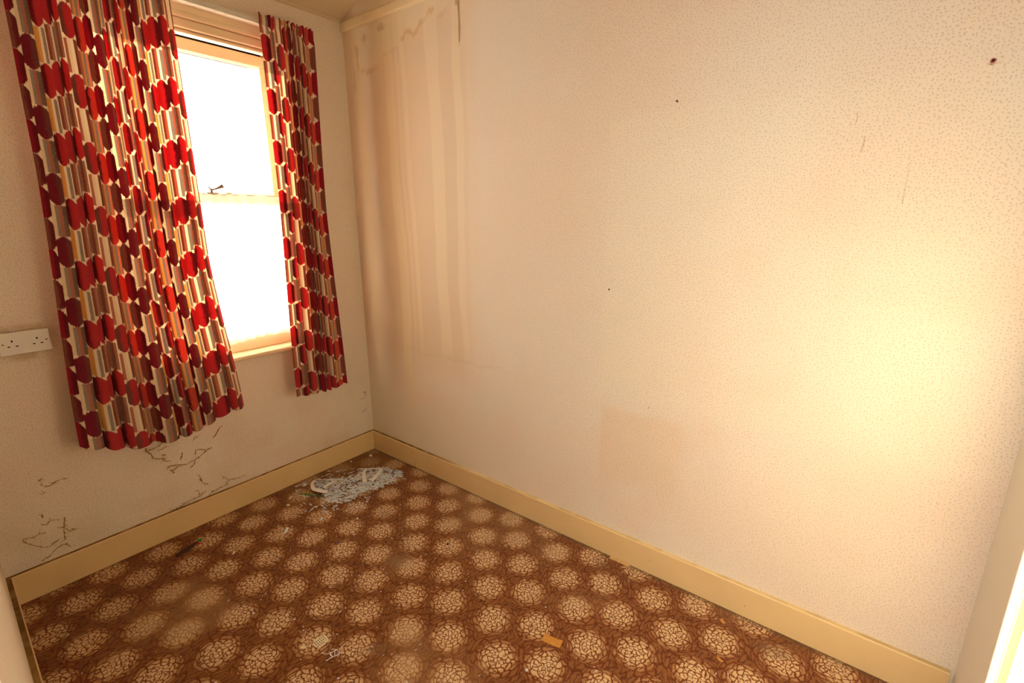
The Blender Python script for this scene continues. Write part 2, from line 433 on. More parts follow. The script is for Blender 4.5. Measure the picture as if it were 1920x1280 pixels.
# ------------------------------------------------------------------ mesh helpers
def link(name, me, mat, parent=None):
    o = bpy.data.objects.new(name, me)
    COL.objects.link(o)
    for m in (mat if isinstance(mat, (list, tuple)) else [mat]):
        me.materials.append(m)
    if parent: o.parent = parent
    return o
def tag(o, label=None, cat=None, group=None, kind=None):
    if label: o['label'] = label
    if cat: o['category'] = cat
    if group: o['group'] = group
    if kind: o['kind'] = kind
    return o
def empty(name, loc=(0, 0, 0)):
    o = bpy.data.objects.new(name, None); COL.objects.link(o)
    o.location = loc; o.empty_display_size = 0.05
    return o
class MB:
    def __init__(s): s.v = []; s.f = []; s.mi = []
    def quad(s, pts, mi=0):
        b = len(s.v); s.v += [tuple(p) for p in pts]; s.f.append(tuple(range(b, b + len(pts)))); s.mi.append(mi)
    def hexa(s, c, mi=0, top=None):
        b = len(s.v); s.v += [tuple(p) for p in c]
        for k, q in enumerate(((3, 2, 1, 0), (4, 5, 6, 7), (0, 1, 5, 4), (1, 2, 6, 5), (2, 3, 7, 6), (3, 0, 4, 7))):
            s.f.append(tuple(b + i for i in q)); s.mi.append(top if (k == 1 and top is not None) else mi)
    def box(s, x0, x1, y0, y1, z0, z1, mi=0, top=None):
        s.hexa([(x0, y0, z0), (x1, y0, z0), (x1, y1, z0), (x0, y1, z0), (x0, y0, z1), (x1, y0, z1), (x1, y1, z1), (x0, y1, z1)], mi, top)
    def prof(s, pts, a, b, axis, mi=0, mis=None):
        """closed outline pts swept from a to b along axis 'x' (pts = y,z) or 'y' (pts = x,z)"""
        n = len(pts); base = len(s.v)
        for t in (a, b):
            for p in pts:
                s.v.append((t, p[0], p[1]) if axis == 'x' else (p[0], t, p[1]))
        for i in range(n):
            j = (i + 1) % n
            s.f.append((base + i, base + j, base + n + j, base + n + i)); s.mi.append(mis[i] if mis else mi)
        s.f.append(tuple(base + i for i in range(n))[::-1]); s.mi.append(mi)
        s.f.append(tuple(base + n + i for i in range(n))); s.mi.append(mi)
    def tube(s, pts, rad, n=6, mi=0):
        pts = [Vector(p) for p in pts]
        rs = rad if isinstance(rad, (list, tuple)) else [rad] * len(pts)
        base = len(s.v); up = Vector((0.3, 1, 0.2)).normalized()
        for i, p in enumerate(pts):
            d = (pts[min(i + 1, len(pts) - 1)] - pts[max(i - 1, 0)])
            if d.length < 1e-9: d = Vector((0, 0, 1))
            d.normalize(); a = d.cross(up)
            if a.length < 1e-3: a = d.cross(Vector((1, 0, 0)))
            a.normalize(); b = d.cross(a)
            for k in range(n):
                t = 2 * math.pi * k / n
                s.v.append(tuple(p + (a * math.cos(t) + b * math.sin(t)) * rs[i]))
        for i in range(len(pts) - 1):
            for k in range(n):
                q = (k + 1) % n
                s.f.append((base + i * n + k, base + i * n + q, base + (i + 1) * n + q, base + (i + 1) * n + k)); s.mi.append(mi)
        s.f.append(tuple(base + k for k in range(n))[::-1]); s.mi.append(mi)
        e = base + (len(pts) - 1) * n
        s.f.append(tuple(e + k for k in range(n))); s.mi.append(mi)
    def ribbon(s, pts, w, th, tilt=None, mi=0):
        """a flat strip of card: rectangular section w wide, th thick, along pts; tilt rolls it"""
        pts = [Vector(p) for p in pts]; base = len(s.v)
        for i, p in enumerate(pts):
            d = (pts[min(i + 1, len(pts) - 1)] - pts[max(i - 1, 0)]).normalized()
            a = d.cross(Vector((0, 0, 1)))
            if a.length < 1e-4: a = Vector((1, 0, 0))
            a.normalize(); b = a.cross(d)
            t = tilt[i] if isinstance(tilt, (list, tuple)) else (tilt or 0.0)
            a2 = a * math.cos(t) + b * math.sin(t); b2 = b * math.cos(t) - a * math.sin(t)
            ww = w[i] if isinstance(w, (list, tuple)) else w
            for sx, sy in ((-1, -1), (1, -1), (1, 1), (-1, 1)):
                s.v.append(tuple(p + a2 * (sx * ww / 2) + b2 * (sy * th / 2)))
        for i in range(len(pts) - 1):
            for k in range(4):
                q = (k + 1) % 4
                s.f.append((base + i * 4 + k, base + i * 4 + q, base + i * 4 + 4 + q, base + i * 4 + 4 + k)); s.mi.append(mi)
        s.f.append((base + 3, base + 2, base + 1, base)); s.mi.append(mi)
        e = base + (len(pts) - 1) * 4
        s.f.append((e, e + 1, e + 2, e + 3)); s.mi.append(mi)
    def build(s, name, mat, parent=None, bevel=0.0, smooth=False, segs=2):
        me = bpy.data.meshes.new(name)
        me.from_pydata(s.v, [], s.f)
        for p, i in zip(me.polygons, s.mi): p.material_index = i
        bm = bmesh.new(); bm.from_mesh(me)
        bmesh.ops.recalc_face_normals(bm, faces=bm.faces)
        if bevel:
            bmesh.ops.bevel(bm, geom=[e for e in bm.edges if len(e.link_faces) == 2 and e.calc_face_angle(0) > 0.6], offset=bevel, segments=segs, affect='EDGES', profile=0.5)
        if smooth:
            for f in bm.faces: f.smooth = True
        bm.to_mesh(me); bm.free()
        return link(name, me, mat, parent)

# ------------------------------------------------------------------ the setting
LX = lambda y: -1.7499 + 0.0295 * y          # the left wall runs slightly out of square
FY = -2.9326
WX0, WX1, WZ0, WZ1 = -1.255, -0.375, 0.80, 2.415   # window opening

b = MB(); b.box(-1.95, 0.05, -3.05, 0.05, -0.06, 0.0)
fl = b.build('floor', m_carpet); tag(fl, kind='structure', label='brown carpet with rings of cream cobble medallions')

b = MB()
b.box(-1.95, WX0, 0.0, 0.28, 0, 3.05); b.box(WX1, 0.1, 0.0, 0.28, 0, 3.05)
b.box(WX0, WX1, 0.0, 0.28, 0, WZ0); b.box(WX0, WX1, 0.0, 0.28, WZ1, 3.05)
wb = b.build('wall_back', m_paper_x); tag(wb, kind='structure', label='speckled papered wall holding the window')
b = MB(); b.box(0.0, 0.1, -3.1, 0.0, 0, 3.05)
wr = b.build('wall_right', m_paper_r); tag(wr, kind='structure', label='long papered wall with water run marks')

# left wall, with the doorway the picture is taken from
DY0, DY1, DZ = -2.84, -1.97, 2.0
b = MB()
def lw(ya, yb, z0, z1):
    b.hexa([(LX(ya) - 0.1, ya, z0), (LX(ya), ya, z0), (LX(yb), yb, z0), (LX(yb) - 0.1, yb, z0),
            (LX(ya) - 0.1, ya, z1), (LX(ya), ya, z1), (LX(yb), yb, z1), (LX(yb) - 0.1, yb, z1)])
lw(DY1, 0.0, 0, 3.05); lw(-3.05, DY0, 0, 3.05); lw(DY0, DY1, DZ, 3.05)
wl = b.build('wall_left', m_paper_l); tag(wl, kind='structure', label='plain papered wall at the left edge')

# front wall: a nib beside the long wall, then a flush door
b = MB()
b.box(-0.335, 0.0, FY - 0.1, FY, 0, 3.05); b.box(-1.86, -1.10, FY - 0.1, FY, 0, 3.05); b.box(-1.10, -0.335, FY - 0.1, FY, 2.0, 3.05)
wf = b.build('wall_front', m_front); tag(wf, kind='structure', label='plain cream wall strip at the right edge')
dr = empty('door_1', (-0.72, FY - 0.03, 0.0)); tag(dr, kind='structure', label='pale flush door in the near wall')
b = MB(); b.box(-0.378, 0.371, -0.03, 0.014, 0.004, 1.998)
b.build('door_leaf', m_door, dr, bevel=0.002)
b = MB(); b.box(0.3725, 0.3848, -0.03, 0.0285, 0.0, 1.999)
b.build('reveal_shade_strip', m_skirt, dr, bevel=0.001)  # strip added in deeper cream to paint the reveal's dimmer, grazing sunlight
b = MB(); b.tube([(-0.32, 0.012, 1.0), (-0.32, 0.05, 1.0)], 0.01, 10); b.tube([(-0.32, 0.05, 1.0), (-0.22, 0.055, 1.0)], [0.011, 0.008], 10)
b.build('door_handle', m_brass, dr, smooth=True)

# ceiling: slopes up from the window wall, then flat
ys, zs, zt = -0.92, 2.549, 2.955
b = MB()
b.hexa([(-1.95, 0.0, zs), (0.0, 0.0, zs), (0.0, ys, zt), (-1.95, ys, zt), (-1.95, 0.0, zs + .12), (0.0, 0.0, zs + .12), (0.0, ys, zt + .12), (-1.95, ys, zt + .12)])
b.hexa([(-1.95, ys, zt), (0.0, ys, zt), (0.0, FY, zt), (-1.95, FY, zt), (-1.95, ys, zt + .12), (0.0, ys, zt + .12), (0.0, FY, zt + .12), (-1.95, FY, zt + .12)])
ce = b.build('ceiling', m_ceil); tag(ce, kind='structure', label='yellowed ceiling sloping down to the window wall')

# the landing behind the doorway
b = MB()
b.box(-3.0, -1.86, -3.05, -1.6, -0.06, -0.001)
lf = b.build('floor', m_carpet); tag(lf, kind='structure')
b = MB()
b.box(-3.1, -3.0, -3.05, -2.90, 0, 2.5); b.box(-3.1, -3.0, -1.75, -1.6, 0, 2.5); b.box(-3.1, -3.0, -2.90, -1.75, 0, 0.90); b.box(-3.1, -3.0, -2.90, -1.75, 2.20, 2.5)
b.box(-3.0, -1.94, -3.15, -3.05, 0, 2.5); b.box(-3.0, -1.92, -1.6, -1.5, 0, 2.5); b.box(-3.1, -1.93, -3.15, -1.5, 2.5, 2.6)
lw_ = b.build('wall_landing', m_front); tag(lw_, kind='structure')
w2 = empty('window_fill', (-3.05, -2.325, 1.55)); tag(w2, kind='structure')  # unseen window, added so sky light fills the room through the doorway
for ya, yb, za, zb in ((-0.575, -0.53, -0.65, 0.65), (0.53, 0.575, -0.65, 0.65), (-0.53, 0.53, -0.65, -0.605), (-0.53, 0.53, 0.605, 0.65), (-0.02, 0.02, -0.605, 0.605)):
    b = MB(); b.box(-0.04, 0.04, ya, yb, za, zb); b.build('frame_bar', m_frame, w2, bevel=0.003)
b = MB(); b.box(-0.003, 0.003, -0.53, 0.53, -0.605, 0.605); b.build('glass_pane', m_glass, w2)

# skirting boards
HB, T = 0.1297, 0.018
def skirt_profile(side):   # local (out, z); out measured from the wall
    return [(0, 0), (T, 0), (T, HB - 0.004), (T - 0.003, HB), (0, HB)]
b = MB(); p = [(-a, z) for a, z in skirt_profile(0)]
b.prof(p, LX(0), 0.0, 'x', mis=[0, 0, 0, 1, 0])
sk = b.build('baseboard_back', [m_skirt, m_dust]); tag(sk, kind='structure', label='cream skirting under the window')
b = MB(); b.prof(p, FY + 0.012, -T, 'y', mis=[0, 0, 0, 1, 0])
sk = b.build('baseboard_right', [m_skirt, m_dust]); tag(sk, kind='structure', label='cream skirting along the long wall')
b = MB()
def lpt(y, out, z): return (LX(y) + out, y, z)
for q in ((-T, DY1 + 0.02),):
    y0, y1 = q; pr = skirt_profile(0); n = len(pr)
    for i in range(n):
        a, c = pr[i], pr[(i + 1) % n]
        b.quad([lpt(y0, *a), lpt(y0, *c), lpt(y1, *c), lpt(y1, *a)], 1 if i == 3 else 0)
    b.quad([lpt(y0, *a) for a in pr]); b.quad([lpt(y1, *a) for a in pr][::-1])
sk = b.build('baseboard_left', [m_skirt, m_dust]); tag(sk, kind='structure', label='cream skirting at the left edge')
# butted board joints and the end block of the long skirting
b = MB(); b.box(-T - 0.0025, -T + 0.002, -0.437, -0.425, 0.004, HB - 0.006)
b.build('joint_cover', m_skirt, bpy.data.objects['baseboard_right'], bevel=0.001)

# picture rail
b = MB(); b.prof([(0, 2.492), (-0.012, 2.494), (-0.016, 2.500), (-0.016, 2.534), (-0.012, 2.541), (0, 2.5425)], FY, 0.0, 'y')
pr_ = b.build('trim_1', m_frame); tag(pr_, kind='structure', label='cream picture rail high on the long wall')
b = MB(); b.prof([(0, zs - 0.010), (-0.008, zs - 0.006), (-0.010, zs + 0.004), (0, zs + 0.004)], -1.78, 0.0, 'x')
pr_ = b.build('trim_2', m_ceil); tag(pr_, kind='structure', label='thin bead where ceiling meets window wall')

# lifted paper on the long wall
def lift(name, pts, w, out):
    bb = MB(); vs = []
    n = len(pts)
    for i, (y, z) in enumerate(pts):
        o = out * math.sin(math.pi * (i + 0.3) / (n + 0.2))
        vs.append(((-0.0002, y, z), (-o - 0.0006, y - w, z + 0.001)))
    for i in range(n - 1):
        (a0, a1), (c0, c1) = vs[i], vs[i + 1]
        th = Vector((-0.0005, 0, 0))
        bb.hexa([Vector(a0), Vector(a1), Vector(c1), Vector(c0), Vector(a0) + th, Vector(a1) + th, Vector(c1) + th, Vector(c0) + th])
    return bb.build(name, m_paper_r, wr)
lift('wallpaper_tear', [(-2.462, 1.735), (-2.463, 1.722), (-2.460, 1.700), (-2.458, 1.690)], 0.005, 0.006)
lift('wallpaper_tear', [(-2.436, 1.80), (-2.438, 1.785), (-2.436, 1.772)], 0.003, 0.003)
lift('wallpaper_tear', [(-2.5767, 1.66), (-2.5767, 1.60), (-2.577, 1.545)], 0.003, 0.0022)
lift('wallpaper_tear', [(-0.873, 2.49), (-0.876, 2.42), (-0.878, 2.35), (-0.877, 2.28)], 0.004, 0.006)
lift('wallpaper_tear', [(-0.862, 2.49), (-0.864, 2.455), (-0.862, 2.43)], 0.004, 0.006)
lift('wallpaper_tear', [(-1.338, 0.985), (-1.338, 0.955), (-1.337, 0.93)], 0.002, 0.0018)

# ------------------------------------------------------------------ window
win = empty('window_1', (0, 0, 0)); tag(win, kind='structure', label='white painted sash window between the curtains')
b = MB()
b.box(WX0, -1.215, 0.0, 0.27, WZ0, WZ1); b.box(-0.415, WX1, 0.0, 0.27, WZ0, WZ1)
b.build('jamb', m_frame, win, bevel=0.003)
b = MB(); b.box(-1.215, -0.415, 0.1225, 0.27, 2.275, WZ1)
b.build('sash_gap_shade', m_black, win)  # solid block painted black so the gap above the sash looks shaded
b = MB(); b.box(-1.215, -0.415, 0.0, 0.1224, 2.35, WZ1)
b.build('head_lining', m_frame, win)
b = MB()
b.prof([(0.03, 2.343), (-0.014, 2.343), (-0.018, 2.349), (-0.018, 2.362), (-0.013, 2.368), (-0.013, 2.41), (-0.016, 2.418), (0.0, 2.42), (0.0, 2.415), (0.03, 2.415)], -1.335, -0.295, 'x')
b.build('head_casing', m_frame, win)
b = MB()
b.prof([(0.03, 2.303), (-0.007, 2.303), (-0.010, 2.308), (-0.010, 2.336), (-0.007, 2.3415), (0.03, 2.3415)], -1.255, -0.375, 'x')
b.build('head_board', m_frame, win)
b = MB()
b.prof([(0.03, 2.284), (0.006, 2.284), (0.000, 2.287), (-0.002, 2.293), (0.0, 2.299), (0.006, 2.302), (0.03, 2.302)], -1.235, -0.395, 'x')
b.build('head_bead', m_frame, win)
for xa, xb in ((-1.335, -1.256), (-0.374, -0.295)):
    b = MB(); b.box(xa, xb, -0.013, -0.0005, 0.826, 2.342)
    b.build('side_casing', m_frame, win, bevel=0.003)
for xa, xb in ((-1.215, -1.203), (-0.427, -0.415)):
    b = MB(); b.box(xa, xb, 0.006, 0.030, 0.828, 2.284)
    b.build('stop_bead', m_frame, win, bevel=0.002)
def sash(name, y0, y1, z0, z1, top, bot, st):
    e = empty(name, (0, 0, 0)); e.parent = win
    for nm, q in (('top_rail', (-1.213, -0.417, z1 - top, z1)), ('bottom_rail', (-1.213, -0.417, z0, z0 + bot))):
        bb = MB(); bb.box(q[0], q[1], y0, y1, q[2], q[3]); bb.build(nm, m_frame, e, bevel=0.003)
    for xa, xb in ((-1.213, -1.213 + st), (-0.417 - st, -0.417)):
        bb = MB(); bb.box(xa, xb, y0 + .0005, y1 - .0005, z0 + bot, z1 - top); bb.build('stile', m_frame, e, bevel=0.003)
    # putty bevel
    zb, zc = z0 + bot, z1 - top; xa, xb = -1.213 + st, -0.417 - st; ym = (y0 + y1) / 2
    bb = MB()
    for (p0, p1) in (((xa, zc), (xb, zc)), ((xa, zb), (xb, zb))):
        s_ = -1 if p0[1] == zc else 1
        bb.prof([(y0 + .002, p0[1]), (ym - .004, p0[1]), (ym - .004, p0[1] + s_ * 0.009)], xa, xb, 'x')
    bb.build('glazing_bar', m_frame, e)
    bb = MB(); bb.box(xa - 0.004, xb + 0.004, ym - 0.002, ym + 0.002, zb - 0.004, zc + 0.004); bb.build('glass_pane', m_glass, e)
    return e
sash('upper_sash', 0.087, 0.122, 1.573, 2.293, 0.050, 0.048, 0.028)
sash('lower_sash', 0.047, 0.083, 0.829, 1.621, 0.048, 0.085, 0.028)
b = MB()
b.prof([(0.13, 0.798), (-0.028, 0.798), (-0.036, 0.804), (-0.038, 0.812), (-0.036, 0.821), (-0.028, 0.8265), (0.13, 0.8275)], -1.345, -0.285, 'x')
b.build('window_sill', m_frame, win)
b = MB(); b.box(-1.213, -0.417, 0.126, 0.29, 0.80, 0.84); b.build('outer_sill', m_frame, win)
# sash fastener on the meeting rail
b = MB(); b.box(-0.785, -0.735, 0.055, 0.078, 1.6215, 1.626); b.tube([(-0.76, 0.066, 1.624), (-0.76, 0.066, 1.642)], 0.006, 10)
b.build('fastener_plate', m_metal, win)
b = MB(); b.tube([(-0.772, 0.066, 1.655), (-0.766, 0.063, 1.645), (-0.757, 0.060, 1.6405), (-0.742, 0.056, 1.645), (-0.728, 0.052, 1.652), (-0.712, 0.048, 1.6595)], [0.003, 0.0035, 0.004, 0.004, 0.007, 0.010], 10)
b.build('fastener_lever', m_metal, win, smooth=True)
b = MB(); b.box(-0.70, -0.672, 0.055, 0.078, 1.6215, 1.630); b.build('fastener_keep', m_frame, win, bevel=0.002)

# net across the lower sash
def sheet(name, nu, nv, fn, mat, parent=None, uv=None):
    vs = []; fs = []
    for j in range(nv + 1):
        for i in range(nu + 1):
            vs.append(fn(i / nu, j / nv))
    for j in range(nv):
        for i in range(nu):
            a = j * (nu + 1) + i
            fs.append((a, a + 1, a + nu + 2, a + nu + 1))
    me = bpy.data.meshes.new(name); me.from_pydata(vs, [], fs)
    for p_ in me.polygons: p_.use_smooth = True
    if uv:
        lay = me.uv_layers.new(name='UVMap')
        for l in me.loops:
            lay.data[l.index].uv = uv[l.vertex_index]
    return link(name, me, mat, parent)
def net_fn(u, t):
    x = -1.208 + 0.787 * u
    z = 1.618 - t * (0.735 - 0.012 * math.sin(u * 9.0 + 1.0))
    n = 15 + 5 * math.sin(u * 3.0)
    am = 0.004 + 0.007 * t
    y = 0.026 + am * math.sin(2 * math.pi * (n * u + 0.25 * math.sin(5 * u + 2 * t))) * (0.6 + 0.4 * math.sin(11 * u)) 
    return (x + 0.004 * t * math.sin(30 * u), y - 0.004 * t, z)
net = sheet('net_curtain', 190, 24, net_fn, m_net)
tag(net, 'sheer white net curtain hanging across the lower window sash', 'net curtain')
b = MB(); b.tube([(-1.215, 0.028, 1.617), (-0.415, 0.028, 1.617)], 0.0015, 6)
b.build('net_wire', m_metal, net)

# ------------------------------------------------------------------ curtain track and curtains
tr = empty('curtain_track', (-0.85, -0.03, 2.40))
tag(tr, 'white ribbed plastic curtain track fixed above the window', 'curtain track')
b = MB()
zb_ = -0.0065
outl = [(0.03, zb_)]
outl += [(-0.022, zb_)]
for k in range(4):
    z_ = zb_ + 0.001 + k * 0.006
    outl += [(-0.022, z_), (-0.0245, z_ + 0.0012), (-0.0245, z_ + 0.0030), (-0.022, z_ + 0.0042)]
outl += [(-0.022, zb_ + 0.026), (0.0295, zb_ + 0.026)]
b.prof(outl, -0.60, 0.595, 'x')
b.build('rail', m_track, tr)
for sx in (-0.603, 0.598):
    b = MB(); b.box(sx - 0.004, sx + 0.004, -0.027, 0.029, -0.008, 0.021); b.build('end_stop', m_track, tr, bevel=0.001)

def lerp_pts(pts, z):      # pts: list of (z, x) descending z
    if z >= pts[0][0]: return pts[0][1]
    for (za, xa), (zb, xb) in zip(pts, pts[1:]):
        if z >= zb:
            t = (za - z) / (za - zb); t = t * t * (3 - 2 * t) * 0.5 + t * 0.5
            return xa + (xb - xa) * t
    return pts[-1][1]

def curtain(name, label, left, right, ztop, zbot, nfold, seed, nu, y0, full, uoff):
    root = empty(name, (0.5 * (left[0][1] + right[0][1]), y0, ztop))
    rnd = random.Random(seed)
    ph = [rnd.uniform(0, 6.28) for _ in range(8)]
    H = ztop - 0.56
    def phase(u, t):
        return nfold * u + 0.35 * math.sin(6.3 * u + ph[0]) + 0.20 * math.sin(15 * u + ph[1]) + 0.06 * math.sin(9 * u + 4 * t + ph[2])
    def fn(u, t):
        zb2 = zbot(u)
        z = ztop + (zb2 - ztop) * t
        xl, xr = lerp_pts(left, z), lerp_pts(right, z)
        P = phase(u, t) * 2 * math.pi
        am = (0.010 + 0.016 * min(1, t * 1.6)) * (0.65 + 0.35 * math.sin(7 * u + ph[3] + 1.2 * t))
        y = math.sin(P) * am + 0.25 * am * math.sin(2 * P + ph[4])
        x = xl + (xr - xl) * u
        edge = min(u, 1 - u) * 12
        x += 0.0055 * math.cos(P) * min(1, edge) * (0.5 + t)
        top = max(0.0, 1 - t * H / 0.075)           # gathered heading
        y = y * (1 - 0.6 * top) + top * 0.006 * math.sin(2 * math.pi * (nfold * 2.1) * u + ph[5])
        if t * H < 0.02:
            z += 0.003 * math.sin(2 * math.pi * nfold * 2.1 * u + ph[6]) * (1 - t * H / 0.02)
        pinch = math.exp(-((t * H - 0.045) / 0.012) ** 2)
        y += 0.004 * pinch
        z += 0.004 * math.sin(P) * t
        y += -0.016 * t * t + 0.004 * math.sin(3 * u + 5 * t + ph[7])
        return (x - root.location.x, y, z - root.location.z)
    # arc length of the cloth gives the print its true, foreshortened layout
    nu_ = nu; arc = [0.0]; prev = fn(0, 0.5)
    for i in range(1, nu_ + 1):
        q = fn(i / nu_, 0.5)
        arc.append(arc[-1] + math.hypot(q[0] - prev[0], q[1] - prev[1])); prev = q
    sc = full / arc[-1]
    def part(nm, t0, t1, nv):
        uvs = []
        for j in range(nv + 1):
            for i in range(nu_ + 1):
                t = t0 + (t1 - t0) * j / nv
                uvs.append((uoff + arc[i] * sc, -t * H))
        return sheet(nm, nu_, nv, lambda u, t: fn(u, t0 + (t1 - t0) * t), m_curtain, root, uvs)
    th = 0.045 / H
    part('heading', 0.0, th, 8)
    part('fabric', th, 1.0 - 0.03 / H, 110)
    part('hem', 1.0 - 0.03 / H, 1.0, 4)
    tag(root, label, 'curtain')
    return root
def zb_left(u): 
    return 0.612 - 0.075 * math.sin(math.pi * min(1, u * 1.12)) * 0.9 - 0.030 * u
def zb_right(u): return 0.553 - 0.004 * math.sin(3 * u)
curtain('curtain', 'wide red and brown printed cotton curtain on the left of the window',
        [(2.44, -1.362), (2.216, -1.3791), (1.764, -1.392), (0.609, -1.4609)],
        [(2.44, -0.868), (2.37, -0.8716), (1.338, -0.8777), (0.56, -0.8213)], 2.425, zb_left, 9.0, 3, 260, -0.098, 0.80, 0.013)
curtain('curtain', 'narrow red and brown printed cotton curtain bunched right of the window',
        [(2.44, -0.514), (1.634, -0.5167), (0.555, -0.5521)],
        [(2.44, -0.2395), (1.53, -0.2621), (0.55, -0.2438)], 2.425, zb_right, 5.6, 11, 160, -0.098, 0.47, 0.415)

# ------------------------------------------------------------------ socket
so = empty('wall_socket', (-1.5281, 0.0, 1.0521))
tag(so, 'white double power socket without switches left of the curtain', 'socket')
b = MB(); b.box(-0.070, 0.070, -0.0165, 0.0, -0.040, 0.0405)
b.build('back_box', m_pattress, so, bevel=0.003)
b = MB(); b.box(-0.073, 0.073, -0.0225, -0.0165, -0.043, 0.043)
b.build('face_plate', m_socket, so, bevel=0.0035, segs=3)
for cx in (-0.0345, 0.0345):
    e_ = (cx, 0.011)
    b = MB(); b.box(cx - 0.0022, cx + 0.0022, -0.0229, -0.0205, 0.006, 0.0135); b.build('earth_slot', m_black, so)
    for sx in (-0.011, 0.011):
        b = MB(); b.box(cx + sx - 0.0035, cx + sx + 0.0035, -0.0229, -0.0205, -0.0125, -0.0085); b.build('pin_slot', m_black, so)
for cx in (-0.060, 0.060):
    b = MB(); b.tube([(cx, -0.0215, 0.0), (cx, -0.0232, 0.0)], 0.0034, 14); s_ = b.build('screw', m_brass, so)
    b2 = MB(); b2.box(cx - 0.003, cx + 0.003, -0.0234, -0.0229, -0.0005, 0.0005); b2.build('screw_slot', m_black, s_)

# ------------------------------------------------------------------ nails in the long wall
def nail(name, label, cat, y, z, r, ln, mat, dr=(-1, 0.1, 0.25)):
    o = empty(name, (0, y, z)); tag(o, label, cat)
    d = Vector(dr).normalized()
    bb = MB(); bb.tube([d * -0.004, d * ln], r * 0.45, 8); bb.build('shank', mat, o)
    bb = MB(); bb.tube([d * ln, d * (ln + 0.0012), d * (ln + 0.002)], [r, r, r * 0.7], 12); bb.build('head', mat, o, smooth=False)
    return o
nail('nail', 'dark nail high on the long wall above its middle', 'nail', -1.9102, 1.897, 0.0042, 0.007, m_metal)
nail('nail', 'small bent nail in the middle of the long wall', 'nail', -1.6841, 1.2262, 0.0036, 0.010, m_metal, (-1, -0.5, -0.2))
nail('nail', 'tiny nail stub low on the long wall above a pinkish patch', 'nail', -1.8893, 0.7554, 0.0022, 0.003, m_metal)
o = empty('wall_plug', (0, -2.7034, 1.8872)); tag(o, 'red brown wall plug in a hole near the top right of the wall', 'wall plug')
b = MB(); b.tube([(0.01, 0, 0), (-0.004, 0, 0), (-0.0045, 0, 0)], [0.0055, 0.0055, 0.0045], 14); b.build('sleeve', m_redplug, o)
b = MB(); b.tube([(0.0, 0, 0.0), (-0.0049, 0, 0)], 0.0028, 12); b.build('bore', m_black, o)
b = MB()
b.ribbon([(-0.0012, 0.010, -0.005), (-0.0012, 0.0, -0.0095), (-0.001, -0.009, -0.006)], [0.002, 0.004, 0.001], 0.0008, 0.0); b.build('chipped_edge', m_orange, o)

# ------------------------------------------------------------------ cobwebs on the window wall
def cobweb(label, polys, rad=0.0013, hairs=5):
    rnd = random.Random(len(label))
    bb = MB()
    for pl in polys:
        pts = []
        for (xa, za), (xb, zb) in zip(pl, pl[1:]):
            L = math.hypot(xb - xa, zb - za); n = max(2, int(L / 0.006))
            for k in range(n):
                t = k / n
                pts.append((xa + (xb - xa) * t + rnd.uniform(-1, 1) * 0.0012, -0.0030 - rnd.random() * 0.0012, za + (zb - za) * t + rnd.uniform(-1, 1) * 0.0012))
        pts.append((pl[-1][0], -0.0020, pl[-1][1]))
        rs = [rad * rnd.choice((0.45, 0.6, 0.8, 1.0, 1.5)) for _ in pts]
        rs = [max(0.0007, min(r_ * 1.6, 0.0034)) for r_ in rs]
        bb.tube(pts, rs, 4)
        for _ in range(int(hairs * len(pts) / 10) + 1):
            p_ = rnd.choice(pts); a = rnd.uniform(0, 6.28); l = rnd.uniform(0.006, 0.020)
            q = (p_[0] + math.cos(a) * l, -0.0014, p_[2] + math.sin(a) * l * 0.8)
            mm = ((p_[0] + q[0]) / 2 + rnd.uniform(-1, 1) * 0.002, -0.0016, (p_[2] + q[2]) / 2 + rnd.uniform(-1, 1) * 0.002)
            bb.tube([p_, mm, q], [0.0012, 0.0009, 0.0006], 3)
    o = bb.build('cobweb', m_web); tag(o, label, 'cobweb')
    return o
cobweb('brown cobweb curling just under the middle of the left curtain hem', [[(-1.2306, 0.4709), (-1.2148, 0.4687), (-1.1845, 0.4735), (-1.1625, 0.4862), (-1.1296, 0.4798)], [(-1.2302, 0.4834), (-1.2282, 0.4658), (-1.2149, 0.4476), (-1.2076, 0.4211), (-1.1937, 0.4152), (-1.1748, 0.4072), (-1.1624, 0.3888), (-1.1525, 0.3868)], [(-1.1892, 0.4541), (-1.1739, 0.4564), (-1.1498, 0.4596)], [(-1.1758, 0.4227), (-1.1653, 0.4249), (-1.1593, 0.4202)], [(-1.1739, 0.4133), (-1.1669, 0.3929)], [(-1.1732, 0.5031), (-1.1641, 0.4868), (-1.1786, 0.4903)], [(-1.0936, 0.4062), (-1.0985, 0.386), (-1.1073, 0.3741)]], 0.0017)
cobweb('long branching brown cobweb halfway between left curtain and skirting', [[(-1.1669, 0.3491), (-1.1515, 0.3599), (-1.1178, 0.3519), (-1.0839, 0.3394), (-1.0533, 0.3489), (-1.0305, 0.3529), (-0.9934, 0.3742), (-0.9654, 0.3813)], [(-1.0402, 0.3752), (-1.037, 0.3965), (-1.0171, 0.393), (-0.9924, 0.3807)], [(-1.1543, 0.3413), (-1.1403, 0.3195)], [(-1.1488, 0.3322), (-1.1306, 0.3374), (-1.1121, 0.3427)], [(-1.0728, 0.3164), (-1.053, 0.326), (-1.0464, 0.3459)]], 0.0016)
cobweb('short brown cobweb wisp below the right end of the left curtain', [[(-0.9505, 0.4308), (-0.9326, 0.4471), (-0.9214, 0.4706), (-0.9026, 0.4776)]], 0.0018)
cobweb('dark cobweb tuft a hand below the left curtain hem', [[(-1.0375, 0.4551), (-1.0252, 0.4638), (-1.0189, 0.4569)]], 0.0018, 2)
cobweb('dark cobweb tuft touching the lower edge of the left curtain hem', [[(-1.0144, 0.4999), (-1.0049, 0.5143)]], 0.0018, 1)
